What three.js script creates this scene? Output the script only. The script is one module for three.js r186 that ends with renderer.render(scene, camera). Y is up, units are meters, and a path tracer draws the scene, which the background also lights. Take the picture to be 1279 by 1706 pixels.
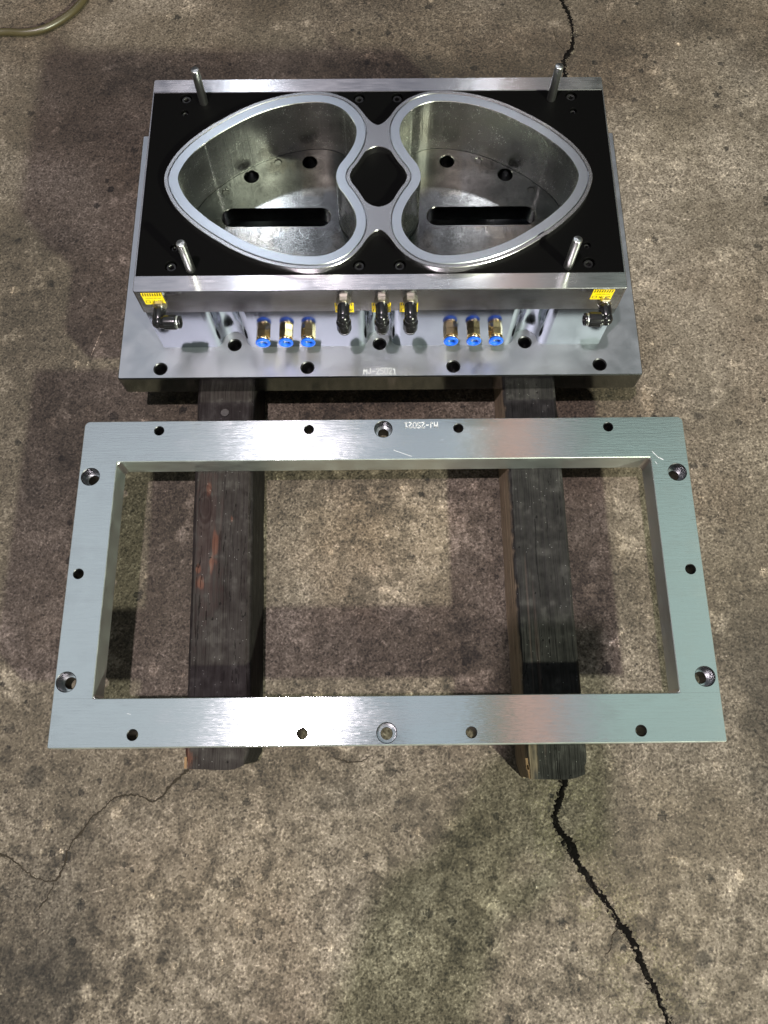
import * as THREE from 'three';
import { mergeGeometries } from 'three/addons/utils/BufferGeometryUtils.js';
import { MarchingCubes } from 'three/addons/objects/MarchingCubes.js';
import { RectAreaLightUniformsLib } from 'three/addons/lights/RectAreaLightUniformsLib.js';

// ------------------------------------------------------------------ camera, light, exposure
const scene = new THREE.Scene();
const camera = new THREE.PerspectiveCamera(66.268, 1279 / 1706, 0.02, 60);
camera.position.set(-0.00354, 0.80986, 0.17502);
camera.quaternion.setFromRotationMatrix(new THREE.Matrix4().makeBasis(
  new THREE.Vector3(0.999951, 0.000334, 0.009882), new THREE.Vector3(0.009297, 0.308616, -0.951141), new THREE.Vector3(-0.003367, 0.951187, 0.308597)));
camera.updateMatrixWorld();
const renderer = new THREE.WebGLRenderer({ antialias: true });
renderer.toneMapping = THREE.LinearToneMapping;
renderer.toneMappingExposure = 1.3;
renderer.shadowMap.enabled = true;
scene.background = new THREE.Color().setRGB(0.012, 0.013, 0.013);
RectAreaLightUniformsLib.init();

const tag = (o, label, category, group, kind) => {
  if (label) o.userData.label = label;
  if (category) o.userData.category = category;
  if (group) o.userData.group = group;
  if (kind) o.userData.kind = kind;
  return o;
};
const std = (o) => new THREE.MeshStandardMaterial(o);
const phys = (o) => new THREE.MeshPhysicalMaterial(o);
const rgb = (r, g, b) => new THREE.Color().setRGB(r, g, b);
const glow = (r, g, b) => std({ color: 0x111111, roughness: 0.6, emissive: rgb(r, g, b), emissiveIntensity: 1 });
function addMesh(name, geo, mat, parent = scene) {
  const m = new THREE.Mesh(geo, mat); m.name = name; m.castShadow = m.receiveShadow = true; parent.add(m); return m;
}
const group = (name, label, category, pos = [0, 0, 0]) => { const g = new THREE.Group(); g.name = name; g.position.set(...pos); scene.add(g); return tag(g, label, category); };

// two hanging lamps: one nearly overhead (cool), one far off to the right and front (greenish)
function hangingLamp(name, label, pos, target, size, nits, color, face) {
  const g = group(name, label, 'lamp', pos); g.lookAt(...target);
  addMesh('housing', new THREE.CylinderGeometry(size * 0.42, size * 0.8, size * 0.5, 28).rotateX(Math.PI / 2).translate(0, 0, -size * 0.27), std({ color: 0x33373a, roughness: 0.5, metalness: 0.6 }), g);
  addMesh('lamp_glass', new THREE.BoxGeometry(size, size, 0.006).translate(0, 0, -0.008), glow(...face), g);
  const l = new THREE.RectAreaLight(rgb(...color), nits, size, size);
  l.position.set(...pos); l.lookAt(...target); l.name = name + '_light'; scene.add(l);
}
hangingLamp('ceiling_lamp', 'cool white factory lamp hanging almost straight above the steel frame', [-0.39, 2.6, 0.40], [-0.2, 0, -0.1], 0.055, 5200, [1, 0.87, 0.92], [8, 8, 9]);
hangingLamp('ceiling_lamp_001', 'greenish white factory lamp hanging far off to the right in front', [3.75, 3.6, 4.1], [0, 0, -0.1], 0.24, 3150, [0.96, 1, 0.78], [5, 6, 5]);

// unseen lamps behind the mould, placed for the glints in its steel
hangingLamp('ceiling_lamp_002', 'unseen bluish white lamp high behind the left half of the mould, lighting its steel', [-0.66, 3.1, -2.75], [-0.3, 0, -0.6], 0.15, 48, [0.86, 0.93, 1], [9, 9.5, 11]);
hangingLamp('ceiling_lamp_003', 'unseen bluish white lamp high behind the right half of the mould, lighting its steel', [0.56, 3.1, -2.85], [0.2, 0, -0.6], 0.12, 24, [0.92, 0.95, 1], [12, 12.5, 14]);
const roof = [  // unseen glowing panels that give the steel its coloured reflections
  ['unseen pale blue glowing panel mirrored by the left half of the frame', -2.5, -0.15, -2.2, 1.3, 0.39, 0.435, 0.46],
  ['unseen pale blue glowing panel just left of the olive one, mirrored by the steel', -0.15, 0.54, -2.2, 1.3, 0.33, 0.385, 0.42],
  ['unseen dull olive glowing strip beside the pinkish one, mirrored by the steel', 0.56, 0.70, -4.6, 1.3, 0.20, 0.215, 0.17],
  ['unseen pinkish glowing strip above the right timber, mirrored by the steel', 0.72, 0.98, -4.6, 1.3, 0.45, 0.30, 0.25],
  ['unseen narrow grey glowing strip right of the pinkish one, mirrored by the steel', 1.0, 1.2, -4.6, 1.3, 0.31, 0.33, 0.34],
  ['unseen blue green glowing panel mirrored by the right end of the frame', 1.22, 2.5, -2.0, 1.3, 0.30, 0.395, 0.365],
  ['unseen lavender glowing panel mirrored by the left half of the mould', -2.5, 0.54, -4.6, -2.25, 0.215, 0.22, 0.265],
  ['unseen dim grey glowing panel mirrored by the right end of the mould', 1.22, 2.5, -4.6, -2.05, 0.05, 0.052, 0.045],
];
roof.forEach(([label, x0, x1, z0, z1, r, g, b], i) => {
  const m = addMesh('unseen_light_panel' + (i ? '_00' + i : ''), new THREE.BoxGeometry(x1 - x0, 0.03, z1 - z0), glow(r, g, b));
  m.position.set((x0 + x1) / 2, 4.0, (z0 + z1) / 2); m.castShadow = false;
  tag(m, label, 'unseen light panel');
});
[['unseen long bright panel behind the camera, lighting the front steel edges', 0, 1.9, 6, 9, 1.1, 0], ['unseen bright panel far off to the left, lighting the left steel edges', -6, 1.9, -0.5, 6, 1.0, 1]].forEach(([label, x, y, z, w, h, side], i) => {
  const m = addMesh('unseen_bright_pane' + (i ? '_001' : ''), new THREE.BoxGeometry(side ? 0.03 : w, h, side ? w : 0.03), glow(1.0, 1.05, 1.0)); m.position.set(x, y, z); m.castShadow = false; tag(m, label, 'window');  // unseen bright panes, placed to whiten the front and left steel edges
});

// ------------------------------------------------------------------ noise and textures
let seed = 12345;
const rnd = () => { seed = (seed * 1664525 + 1013904223) >>> 0; return seed / 4294967296; };
const TAB = new Float32Array(65536); for (let i = 0; i < 65536; i++) TAB[i] = rnd();
const H = (x, y) => TAB[((x * 374761 + y * 668265) ^ (x * 131 + y * 7919) >> 3) & 65535];
function vn(x, y) {   // value noise 0..1
  const xi = Math.floor(x), yi = Math.floor(y); let fx = x - xi, fy = y - yi;
  fx = fx * fx * (3 - 2 * fx); fy = fy * fy * (3 - 2 * fy);
  const a = H(xi, yi), b = H(xi + 1, yi), c = H(xi, yi + 1), d = H(xi + 1, yi + 1);
  return a + (b - a) * fx + (c - a) * fy + (a - b - c + d) * fx * fy;
}
function fbm(x, y, n) { let s = 0, a = 0.5, t = 0; for (let i = 0; i < n; i++) { s += a * vn(x, y); t += a; a *= 0.5; x = x * 2.03 + 17.1; y = y * 2.03 + 5.7; } return s / t; }
const clamp = (v, a = 0, b = 1) => Math.min(b, Math.max(a, v));
const sm = (a, b, v) => { const t = clamp((v - a) / (b - a)); return t * t * (3 - 2 * t); };
function texture(w, h, fn, srgb, wrap = THREE.MirroredRepeatWrapping) {
  const d = new Uint8Array(w * h * 4), o = [0, 0, 0];
  for (let y = 0, k = 0; y < h; y++) for (let x = 0; x < w; x++, k += 4) {
    fn(x, y, o); d[k] = clamp(o[0]) * 255; d[k + 1] = clamp(o[1]) * 255; d[k + 2] = clamp(o[2]) * 255; d[k + 3] = 255;
  }
  const t = new THREE.DataTexture(d, w, h); t.wrapS = t.wrapT = wrap; t.magFilter = THREE.LinearFilter; t.minFilter = THREE.LinearMipmapLinearFilter;
  if (srgb) t.colorSpace = THREE.SRGBColorSpace; t.needsUpdate = true; return t;
}
const toS = (v) => v <= 0.0031308 ? v * 12.92 : 1.055 * Math.pow(v, 1 / 2.4) - 0.055;

// ------------------------------------------------------------------ floor
const CR = { back: [[0.250, -0.87], [0.253, -0.827], [0.260, -0.794], [0.261, -0.762], [0.257, -0.741], [0.249, -0.725], [0.245, -0.712], [0.246, -0.67]],
  front: [[0.173, 0.178], [0.172, 0.19], [0.167, 0.206], [0.162, 0.218], [0.164, 0.236], [0.173, 0.254], [0.184, 0.273], [0.198, 0.291], [0.208, 0.306], [0.214, 0.319], [0.225, 0.334], [0.231, 0.351], [0.239, 0.37], [0.248, 0.389], [0.256, 0.41]],
  left: [[-0.39, 0.248], [-0.369, 0.252], [-0.351, 0.26], [-0.332, 0.27], [-0.315, 0.272], [-0.304, 0.25], [-0.294, 0.229], [-0.279, 0.215], [-0.265, 0.201], [-0.242, 0.198], [-0.226, 0.203], [-0.208, 0.187], [-0.193, 0.172]] };
const FX0 = -0.66, FZ0 = -0.88, FS = 1.32, FN = 2048;
{
  const col = new Float32Array(FN * FN * 3), hgt = new Float32Array(FN * FN);
  for (let j = 0, k = 0; j < FN; j++) for (let i = 0; i < FN; i++, k++) {
    const x = FX0 + (i + 0.5) / FN * FS, z = FZ0 + (j + 0.5) / FN * FS;
    const wx = x + 0.02 * (fbm(x * 18, z * 18 + 40, 2) - 0.5), wz = z + 0.02 * (fbm(x * 18 + 9, z * 18, 2) - 0.5);
    const big = fbm(x * 2.6 + 3, z * 2.6 + 9, 4), mid = fbm(wx * 13 + 40, wz * 13 + 2, 5), fine = fbm(x * 78 + z * 45, z * 78 - x * 45 + 70, 3);
    const gr = (vn(x * 610 + z * 350 + 9, z * 610 - x * 350) + vn(x * 330 - z * 520, z * 330 + x * 520 + 50)) / 2, grit = clamp(0.5 + 2.1 * (gr - 0.5)), g2 = rnd(), spk = vn(x * 190 - z * 120 + 7, z * 190 + x * 120 + 31);
    const fib = 1 - Math.abs(2 * vn(wx * 260 + 30, wz * 190 + wx * 120) - 1), fib2 = 1 - Math.abs(2 * vn(wx * 170 - wz * 240, wz * 150 + wx * 90 + 20) - 1);
    const gA = 0.26 + 0.62 * fbm(wx * 8 + 3, wz * 8 + 90, 3), smear = sm(0.44, 0.66, fbm(wx * 2.0 + 5, wz * 3.1 + 50, 5)) * (0.55 + 0.7 * fine);
    let v = 0.084 + 0.10 * (big - 0.5) + 0.055 * (mid - 0.5) + 0.045 * (fine - 0.5);
    v = Math.max(v, 0.03) * (1 + gA * (1.0 * (grit - 0.5) + 1.1 * (g2 - 0.5) + 0.30 * (spk - 0.5)) + 1.9 * (Math.max(0, fib - 0.82) + Math.max(0, fib2 - 0.84)) * sm(0.35, 0.6, mid) * 2.2) * (1 - 0.34 * smear);
    const brown = sm(0.42, 0.78, fbm(wx * 4.2 + 31, wz * 4.2 + 77, 5)) * (0.5 + 0.8 * fine);   // brown dirt
    const oil = sm(0.58, 0.72, fbm(wx * 8 + 131, wz * 8 + 7, 5));                              // dark oily blotches
    const pale = sm(0.62, 0.76, fbm(x * 22 + 11, z * 22 + 207, 3)) * sm(0.45, 0.7, fine);      // pale cement crumbs
    const worn = sm(0.34, 0.86, fbm(wx * 5 + 61, wz * 5 + 27, 5) + 0.34 * sm(0.12, 0.34, z) - 0.10) * sm(0.30, 0.55, fine);   // pale cement blotches, more of them towards the front
    v *= (1 - 0.44 * brown) * (1 - 0.16 * oil); v += (0.06 * pale + 0.043 * worn) * (0.6 + 0.8 * grit);
    if (grit > 0.90 && g2 > 0.4) v *= 1.5; if (grit < 0.10) v *= 0.6;
    const w = 0.5 * fbm(x * 7 + 90, z * 7, 3) + 0.5 * mid;
    const wm = 0.06 * (1 - sm(0.05, 0.14, v)); col[k * 3] = v * (1.17 + wm); col[k * 3 + 1] = v * (0.975 - 0.08 * brown + 0.03 * w); col[k * 3 + 2] = v * (0.775 - wm - 0.10 * brown + 0.12 * (w - 0.5));
    hgt[k] = 0.5 + 0.35 * (fine - 0.5) + 0.35 * (grit - 0.5) + 0.25 * (mid - 0.5);
  }
  const put = (x, z, f) => { const i = Math.round((x - FX0) / FS * FN), j = Math.round((z - FZ0) / FS * FN); if (i >= 0 && j >= 0 && i < FN && j < FN) f((j * FN + i)); };
  const mul = (k, a, b, c) => { col[k * 3] *= a; col[k * 3 + 1] *= b; col[k * 3 + 2] *= c; };
  // thin pale scratches and rubbed lines
  for (let n = 0; n < 7000; n++) {
    const x = FX0 + rnd() * FS, z = FZ0 + rnd() * FS, a = rnd() < 0.5 ? (rnd() - 0.5) * 0.9 : rnd() * 6.3, L = 0.004 + 0.022 * rnd() * rnd() + (rnd() < 0.06 ? 0.04 * rnd() : 0), c = (rnd() - 0.5) * 90, s = rnd() < 0.8 ? 1.12 + 0.6 * rnd() : 0.62 + 0.2 * rnd();
    let px = x, pz = z, an = a;
    for (let t = 0; t < L; t += 0.0005) { px += Math.cos(an) * 0.0005; pz += Math.sin(an) * 0.0005; an += c * 0.0005; if (vn(px * 300, pz * 300) > 0.36) put(px, pz, (k) => mul(k, s, s, s * 1.04)); }
  }
  // chips, pits and crumbs
  for (let n = 0; n < 1700; n++) {
    const x = FX0 + rnd() * FS, z = FZ0 + rnd() * FS, R = 0.0009 + 0.0045 * Math.pow(rnd(), 4), dark = rnd() < 0.6, s = dark ? 0.28 + 0.3 * rnd() : 1.35 + 0.6 * rnd();
    for (let dz = -R * 1.4; dz <= R * 1.4; dz += 0.0006) for (let dx = -R * 1.4; dx <= R * 1.4; dx += 0.0006)
      if (Math.hypot(dx, dz) < R * (0.55 + 0.9 * vn((x + dx) * 700, (z + dz) * 700))) put(x + dx, z + dz, (k) => { mul(k, s, s, s); hgt[k] += dark ? -0.3 : 0.2; });
  }
  // stains and smears, with lit and shaded floor zones painted in as broad patches [x, z, rx, rz, factor]
  const stainAndLight = [[0.01, -0.05, 0.10, 0.06, 1.28], [-0.09, 0.30, 0.17, 0.075, 1.22], [0.03, 0.36, 0.10, 0.05, 1.15], [0.24, 0.30, 0.08, 0.07, 1.16], [0.06, -0.77, 0.16, 0.05, 1.2], [0.36, -0.58, 0.11, 0.10, 1.16], [0.42, -0.38, 0.05, 0.05, 1.2], [-0.40, -0.16, 0.10, 0.20, 0.78], [0.40, 0.08, 0.07, 0.12, 0.74], [-0.36, 0.35, 0.08, 0.06, 0.78], [-0.30, -0.62, 0.11, 0.10, 0.82], [0.04, 0.055, 0.12, 0.035, 0.8], [0.22, 0.0, 0.05, 0.07, 0.8],
    [-0.022, 0.002, 0.017, 0.026, 0.5], [0.002, 0.03, 0.05, 0.012, 0.8], [0.082, 0.035, 0.012, 0.014, 0.6], [0.155, 0.04, 0.01, 0.01, 0.6], [-0.385, -0.115, 0.016, 0.018, 0.55], [-0.36, -0.15, 0.014, 0.014, 0.6], [-0.345, 0.18, 0.010, 0.011, 0.45],
    [0.287, 0.345, 0.008, 0.008, 0.4], [0.27, 0.40, 0.02, 0.016, 0.6], [0.22, 0.27, 0.03, 0.018, 0.72], [-0.03, 0.30, 0.03, 0.03, 0.75], [-0.2, 0.33, 0.014, 0.016, 0.6], [-0.26, -0.70, 0.14, 0.035, 0.72], [0.02, -0.70, 0.1, 0.03, 0.6], [-0.13, -0.66, 0.15, 0.03, 0.62], [0.42, -0.78, 0.06, 0.025, 0.7], [0.5, -0.72, 0.05, 0.05, 0.68], [0.33, -0.735, 0.02, 0.012, 0.6],
    [-0.42, -0.44, 0.07, 0.035, 0.7], [-0.31, 0.31, 0.07, 0.07, 0.72], [-0.36, 0.39, 0.08, 0.06, 0.7], [0.36, -0.19, 0.05, 0.05, 0.72], [0.40, 0.16, 0.05, 0.1, 0.7], [0.30, 0.13, 0.03, 0.07, 0.72], [0.02, 0.22, 0.02, 0.02, 0.7], [-0.05, 0.20, 0.03, 0.012, 0.66],
    [0.213, -0.001, 0.009, 0.011, 1.7], [0.252, -0.045, 0.008, 0.024, 1.4], [-0.236, 0.075, 0.007, 0.014, 1.7], [-0.262, 0.215, 0.006, 0.005, 1.8], [-0.255, 0.205, 0.005, 0.003, 1.7], [0.32, -0.17, 0.02, 0.006, 1.5], [0.30, -0.22, 0.006, 0.02, 1.6], [0.365, -0.70, 0.01, 0.008, 1.7], [0.385, -0.67, 0.012, 0.016, 1.5], [-0.33, -0.29, 0.008, 0.02, 1.4], [0.26, 0.2, 0.03, 0.02, 1.25], [0.30, 0.24, 0.06, 0.05, 1.18], [0.06, -0.06, 0.05, 0.05, 1.22], [-0.03, -0.08, 0.09, 0.03, 1.12], [0.1, 0.28, 0.04, 0.05, 1.18]];
  for (const [x, z, rx, rz, s] of stainAndLight) for (let dz = -rz * 1.6; dz <= rz * 1.6; dz += FS / FN) for (let dx = -rx * 1.6; dx <= rx * 1.6; dx += FS / FN) {
    const d = Math.hypot(dx / rx, dz / rz) + 1.5 * (fbm((x + dx) * 45 + 5, (z + dz) * 60, 4) - 0.5) + 0.5 * (fbm((x + dx) * 300, (z + dz) * 300, 2) - 0.5);
    const f = 1 + (s - 1) * (rx > 0.012 && rx < 0.06 && s < 1 ? 0.7 : 1) * (1 - sm(0.55, 1.15, d)); if (f !== 1) put(x + dx, z + dz, (k) => mul(k, f, f, f));
  }
  // two parallel drag marks inside the frame, faint arcs of rubbed cement
  for (const [x0, z0, x1, z1, s, wd] of [[-0.02, -0.0985, 0.118, -0.099, 1.3, 0.0008], [-0.02, -0.0925, 0.118, -0.0935, 1.25, 0.0012], [-0.33, -0.315, -0.345, -0.26, 1.3, 0.0008], [0.262, 0.03, 0.225, 0.062, 1.25, 0.001], [0.31, -0.215, 0.42, -0.2, 1.25, 0.002], [0.33, 0.0, 0.42, -0.01, 1.2, 0.002]])
    for (let t = 0; t <= 1; t += 0.002) for (let q = -wd; q <= wd; q += 0.0006) { const x = x0 + (x1 - x0) * t, z = z0 + (z1 - z0) * t + q + 0.002 * (vn(t * 9, x0 * 99) - 0.5); if (vn(x * 500, z * 500) + 0.8 * fbm(x * 60, z * 60, 3) > 0.98) { const q = 1 + (s - 1) * 0.45; put(x, z, (k) => mul(k, q, q, q)); } }
  // dirt crumbs along the cracks and an olive tinge round the front one
  for (const [path, wide, many] of [[CR.back, 0.008, 1500], [CR.front, 0.010, 4200], [CR.left, 0.006, 1200]]) {
    const c = new THREE.CatmullRomCurve3(path.map(([x, z]) => new THREE.Vector3(x, 0, z)));
    const P = c.getSpacedPoints(600);
    for (let n = 0; n < many; n++) { const p = P[Math.floor(rnd() * 600)], o = (rnd() + rnd() + rnd() - 1.5) * wide * 1.3, a = rnd() * 6.3, x = p.x + Math.cos(a) * o, z = p.z + Math.sin(a) * o, k0 = 0.35 + 0.4 * rnd();
      const q = rnd() < 0.3 ? 2 : 1; for (let e = 0; e < q; e++) put(x + e * 0.0006, z, (k) => { mul(k, k0, k0 * 0.98, k0 * 0.92); hgt[k] -= 0.15; }); }
    if (path === CR.front) for (let n = 0; n < 30000; n++) { const p = P[Math.floor(rnd() * 600)], x = p.x + (rnd() + rnd() - 1) * 0.055, z = p.z + (rnd() + rnd() - 1) * 0.05; if (fbm(x * 40, z * 40 + 9, 3) > 0.46) put(x, z, (k) => mul(k, 0.9, 0.92, 0.80)); }
  }
  const map = texture(FN, FN, (x, y, o) => { const k = (y * FN + x) * 3; o[0] = toS(col[k]); o[1] = toS(col[k + 1]); o[2] = toS(col[k + 2]); }, true, THREE.MirroredRepeatWrapping);
  const bmp = texture(FN, FN, (x, y, o) => { o[0] = o[1] = o[2] = hgt[y * FN + x]; }, false, THREE.MirroredRepeatWrapping);
  const g = new THREE.PlaneGeometry(9, 9, 1, 1).rotateX(-Math.PI / 2);
  const p = g.attributes.position, uv = g.attributes.uv;
  for (let i = 0; i < p.count; i++) uv.setXY(i, (p.getX(i) - FX0) / FS, (p.getZ(i) - FZ0) / FS);
  var floor = addMesh('floor', g, std({ map, bumpMap: bmp, bumpScale: 0.0009, roughness: 0.85 }));
  tag(floor, 'stained and cracked grey brown concrete workshop floor', null, null, 'structure');
}
// cracks filled with black dirt: uneven lumpy ribbons
function crack(pts, wmin, wmax, rise, color, sd) {
  const c = new THREE.CatmullRomCurve3(pts.map(([x, z]) => new THREE.Vector3(x, 0, z))), n = Math.ceil(c.getLength() / 0.0009), K = 5;
  const pos = [], idx = [];
  for (let i = 0; i <= n; i++) {
    const p = c.getPointAt(i / n), t = c.getTangentAt(i / n), sx = -t.z, sz = t.x, off = 0.006 * (fbm(i * 0.05 + sd, 3, 4) - 0.5) + 0.0014 * (vn(i * 0.5, sd) - 0.5);
    const end = Math.min(1, i / 8, (n - i) / 8 + 0.1);
    const wl = (wmin + (wmax - wmin) * Math.pow(fbm(i * 0.05 + sd, 9, 4), 2.2) * 2.6) * (0.45 + 1.1 * vn(i * 0.55, sd + 5)) * end, wr = (wmin + (wmax - wmin) * Math.pow(fbm(i * 0.05 + sd, 29, 4), 2.2) * 2.6) * (0.45 + 1.1 * vn(i * 0.55, sd + 25)) * end;
    for (let k = 0; k < K; k++) { const q = k / (K - 1), d = off + (q * (wl + wr) - wl) * 0.5; pos.push(p.x + sx * d, (k === 0 || k === K - 1) ? 0.0002 : rise * (0.35 + 0.9 * vn(i * 1.1, k * 3 + sd)), p.z + sz * d); }
    if (i) for (let k = 0; k < K - 1; k++) { const a = (i - 1) * K + k, b = a + K; idx.push(a, a + 1, b, a + 1, b + 1, b); }
  }
  const g = new THREE.BufferGeometry(); g.setAttribute('position', new THREE.Float32BufferAttribute(pos, 3)); g.setIndex(idx); g.computeVertexNormals();
  return addMesh('crack', g, phys({ color, roughness: 1, specularIntensity: 0.1 }), floor);
}
const tar = rgb(0.0045, 0.004, 0.0036), dirt = rgb(0.030, 0.025, 0.019);
crack(CR.back, 0.0010, 0.0062, 0.001, tar, 3);
crack(CR.front, 0.0010, 0.0068, 0.001, tar, 11);
crack(CR.left, 0.0004, 0.0024, 0.0003, dirt, 21);
crack([[-0.315, 0.272], [-0.32, 0.285], [-0.328, 0.30]], 0.0005, 0.0014, 0.0003, dirt, 41);
crack([[0.246, -0.735], [0.238, -0.752], [0.236, -0.778]], 0.0004, 0.0013, 0.0003, dirt, 51);
crack([[-0.055, 0.164], [-0.035, 0.171], [-0.012, 0.163]], 0.0005, 0.0014, 0.0003, dirt, 61);

{ // loose dirt and broken cement lips along the wide cracks
  const lumps = (paths, n, color, r0, r1, spread, name) => {
    const gs = [];
    for (const path of paths) { const P = new THREE.CatmullRomCurve3(path.map(([x, z]) => new THREE.Vector3(x, 0, z))).getSpacedPoints(400);
      for (let i = 0; i < n; i++) { const p = P[Math.floor(rnd() * 400)], r = r0 + (r1 - r0) * rnd() ** 3, g = new THREE.IcosahedronGeometry(r, 0); g.scale(1 + rnd(), 0.5, 0.7 + 0.6 * rnd()); g.rotateY(rnd() * 6.3); g.translate(p.x + (rnd() + rnd() - 1) * spread, r * 0.25, p.z + (rnd() + rnd() - 1) * spread); gs.push(g); } }
    addMesh(name, mergeGeometries(gs), phys({ color, roughness: 1, specularIntensity: 0.2 }), floor).userData.kind = 'stuff';
  };
  lumps([CR.front, CR.back], 220, rgb(0.008, 0.007, 0.006), 0.0005, 0.0017, 0.0034, 'crack_dirt');
  lumps([CR.front, CR.back], 60, rgb(0.15, 0.13, 0.10), 0.0005, 0.0016, 0.010, 'cement_crumbs');
}
crack([[0.170, 0.247], [0.176, 0.246], [0.184, 0.243]], 0.0004, 0.0014, 0.0003, dirt, 71);
crack([[0.214, 0.318], [0.206, 0.326], [0.203, 0.336], [0.196, 0.343]], 0.0004, 0.0012, 0.0003, dirt, 81);
crack([[0.259, -0.77], [0.27, -0.762], [0.278, -0.765]], 0.0004, 0.0012, 0.0003, dirt, 91);

// ------------------------------------------------------------------ metal materials
const brushT = texture(1024, 1024, (x, y, o) => {
  const s = fbm(x * 0.022, y * 0.33, 2), f = vn(x * 0.06 + 50, y * 0.9), c = vn(x * 0.008 + 9, y * 0.05);
  o[0] = o[1] = o[2] = 0.5 + 0.55 * (s - 0.5) + 0.35 * (f - 0.5) + 0.15 * (c - 0.5);
});
brushT.repeat.set(4, 4);
const roughT = texture(1024, 1024, (x, y, o) => {
  const s = fbm(x * 0.02, y * 0.3, 2), b = fbm(x * 0.012 + 7, y * 0.012, 4);
  const m = sm(0.55, 0.72, fbm(x * 0.006 + 70, y * 0.009 + 20, 4)); o[0] = 0; o[1] = 0.80 + 0.3 * (s - 0.5) + 0.2 * (b - 0.5) + 0.16 * m; o[2] = 1;
});
roughT.repeat.set(4, 4);
const millT = texture(1024, 1024, (x, y, o) => {   // milled: fine cross hatch and broad wear
  const a = vn(x * 0.5, y * 0.02), b = vn(x * 0.02 + 90, y * 0.5), c = fbm(x * 0.02 + 3, y * 0.02 + 8, 4);
  o[0] = o[1] = o[2] = 0.5 + 0.22 * (a - 0.5) + 0.22 * (b - 0.5) + 0.4 * (c - 0.5);
});
millT.repeat.set(5, 5);
const spotT = texture(1024, 1024, (x, y, o) => {   // cloudy, spotted steel
  const c = fbm(x * 0.012, y * 0.012, 5), f = vn(x * 0.35, y * 0.35), g = fbm(x * 0.05 + 60, y * 0.05, 3);
  o[0] = 0; o[1] = clamp(0.8 + 0.36 * (c - 0.5) + (f - 0.5) * 0.14 + (f > 0.86 ? 0.14 : 0) * sm(0.5, 0.65, g)); o[2] = 1;
});
spotT.repeat.set(6, 6);
const oilyT = texture(1024, 1024, (x, y, o) => {   // oily, mottled and faintly brown steel with turning marks
  const c = fbm(x * 0.009, y * 0.009, 5), f = fbm(x * 0.16 + 7, y * 0.16, 2), g = rnd(), t = sm(0.5, 0.68, fbm(x * 0.006 + 40, y * 0.006 + 3, 4)), d = sm(0.52, 0.6, f) * sm(0.45, 0.62, fbm(x * 0.02 + 5, y * 0.02, 3));
  const ring = Math.hypot((x % 340) - 170, (y % 300) - 150), arc = Math.abs(ring - 96) < 1.6 && vn(x * 0.02, y * 0.02) > 0.5 ? 0.14 : 0;
  const v = 0.165 + 0.12 * (c - 0.5) - 0.07 * d + 0.04 * (g - 0.5) + arc;
  o[0] = toS(v * (1 + 0.06 * t)); o[1] = toS(v); o[2] = toS(v * (0.98 - 0.07 * t));
}, true);
oilyT.repeat.set(7, 7);
const streakT = texture(1024, 512, (x, y, o) => { o[0] = o[1] = o[2] = 0.5 + 0.7 * (fbm(x * 0.05, y * 0.004, 4) - 0.5) + 0.3 * (vn(x * 0.3, y * 0.02) - 0.5); });
streakT.repeat.set(6, 6);
const M = {};
M.brushed = phys({ color: rgb(0.80, 0.83, 0.84), metalness: 1, roughness: 0.215, roughnessMap: roughT, anisotropy: 0.98, anisotropyRotation: Math.PI / 2, bumpMap: brushT, bumpScale: 0.0001 });
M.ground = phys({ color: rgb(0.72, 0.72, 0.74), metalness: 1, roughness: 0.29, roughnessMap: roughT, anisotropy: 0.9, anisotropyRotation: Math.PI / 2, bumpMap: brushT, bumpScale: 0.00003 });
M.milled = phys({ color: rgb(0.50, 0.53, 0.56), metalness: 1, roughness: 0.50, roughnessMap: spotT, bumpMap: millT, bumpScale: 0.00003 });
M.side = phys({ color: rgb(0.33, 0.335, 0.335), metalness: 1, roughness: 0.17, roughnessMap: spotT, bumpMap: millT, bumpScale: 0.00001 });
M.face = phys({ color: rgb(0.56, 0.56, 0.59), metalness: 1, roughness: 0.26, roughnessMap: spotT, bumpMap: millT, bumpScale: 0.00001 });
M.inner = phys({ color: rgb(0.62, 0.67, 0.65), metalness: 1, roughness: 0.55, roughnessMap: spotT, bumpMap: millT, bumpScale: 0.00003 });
M.shadedBore = std({ color: rgb(0.07, 0.07, 0.075), metalness: 1, roughness: 0.4 });  // near-black hole walls: the shade inside the holes is put into the colour
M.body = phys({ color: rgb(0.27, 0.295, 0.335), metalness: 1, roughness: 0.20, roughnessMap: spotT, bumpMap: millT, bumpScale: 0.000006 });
M.cavity = phys({ map: oilyT, metalness: 1, roughness: 0.21, roughnessMap: spotT, bumpMap: millT, bumpScale: 0.00003 });
M.wall = phys({ color: rgb(0.80, 0.83, 0.79), metalness: 1, roughness: 0.30, roughnessMap: spotT, bumpMap: streakT, bumpScale: 0.00022 });
M.rim = phys({ color: rgb(0.60, 0.64, 0.69), metalness: 1, roughness: 0.3, bumpMap: millT, bumpScale: 0.00001 });
M.ring = phys({ color: rgb(0.50, 0.495, 0.50), metalness: 1, roughness: 0.26 });
M.steel = std({ color: rgb(0.76, 0.77, 0.75), metalness: 1, roughness: 0.3 });
M.bakelite = phys({ color: rgb(0.0016, 0.0016, 0.0016), roughness: 0.6, specularIntensity: 0.10 });
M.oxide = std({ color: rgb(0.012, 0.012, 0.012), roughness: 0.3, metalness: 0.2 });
M.plastic = std({ color: rgb(0.008, 0.008, 0.009), roughness: 0.22 });
M.brass = std({ color: rgb(0.84, 0.65, 0.36), metalness: 1, roughness: 0.2 });
M.nickel = std({ color: rgb(0.50, 0.46, 0.38), metalness: 1, roughness: 0.32 });
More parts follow.
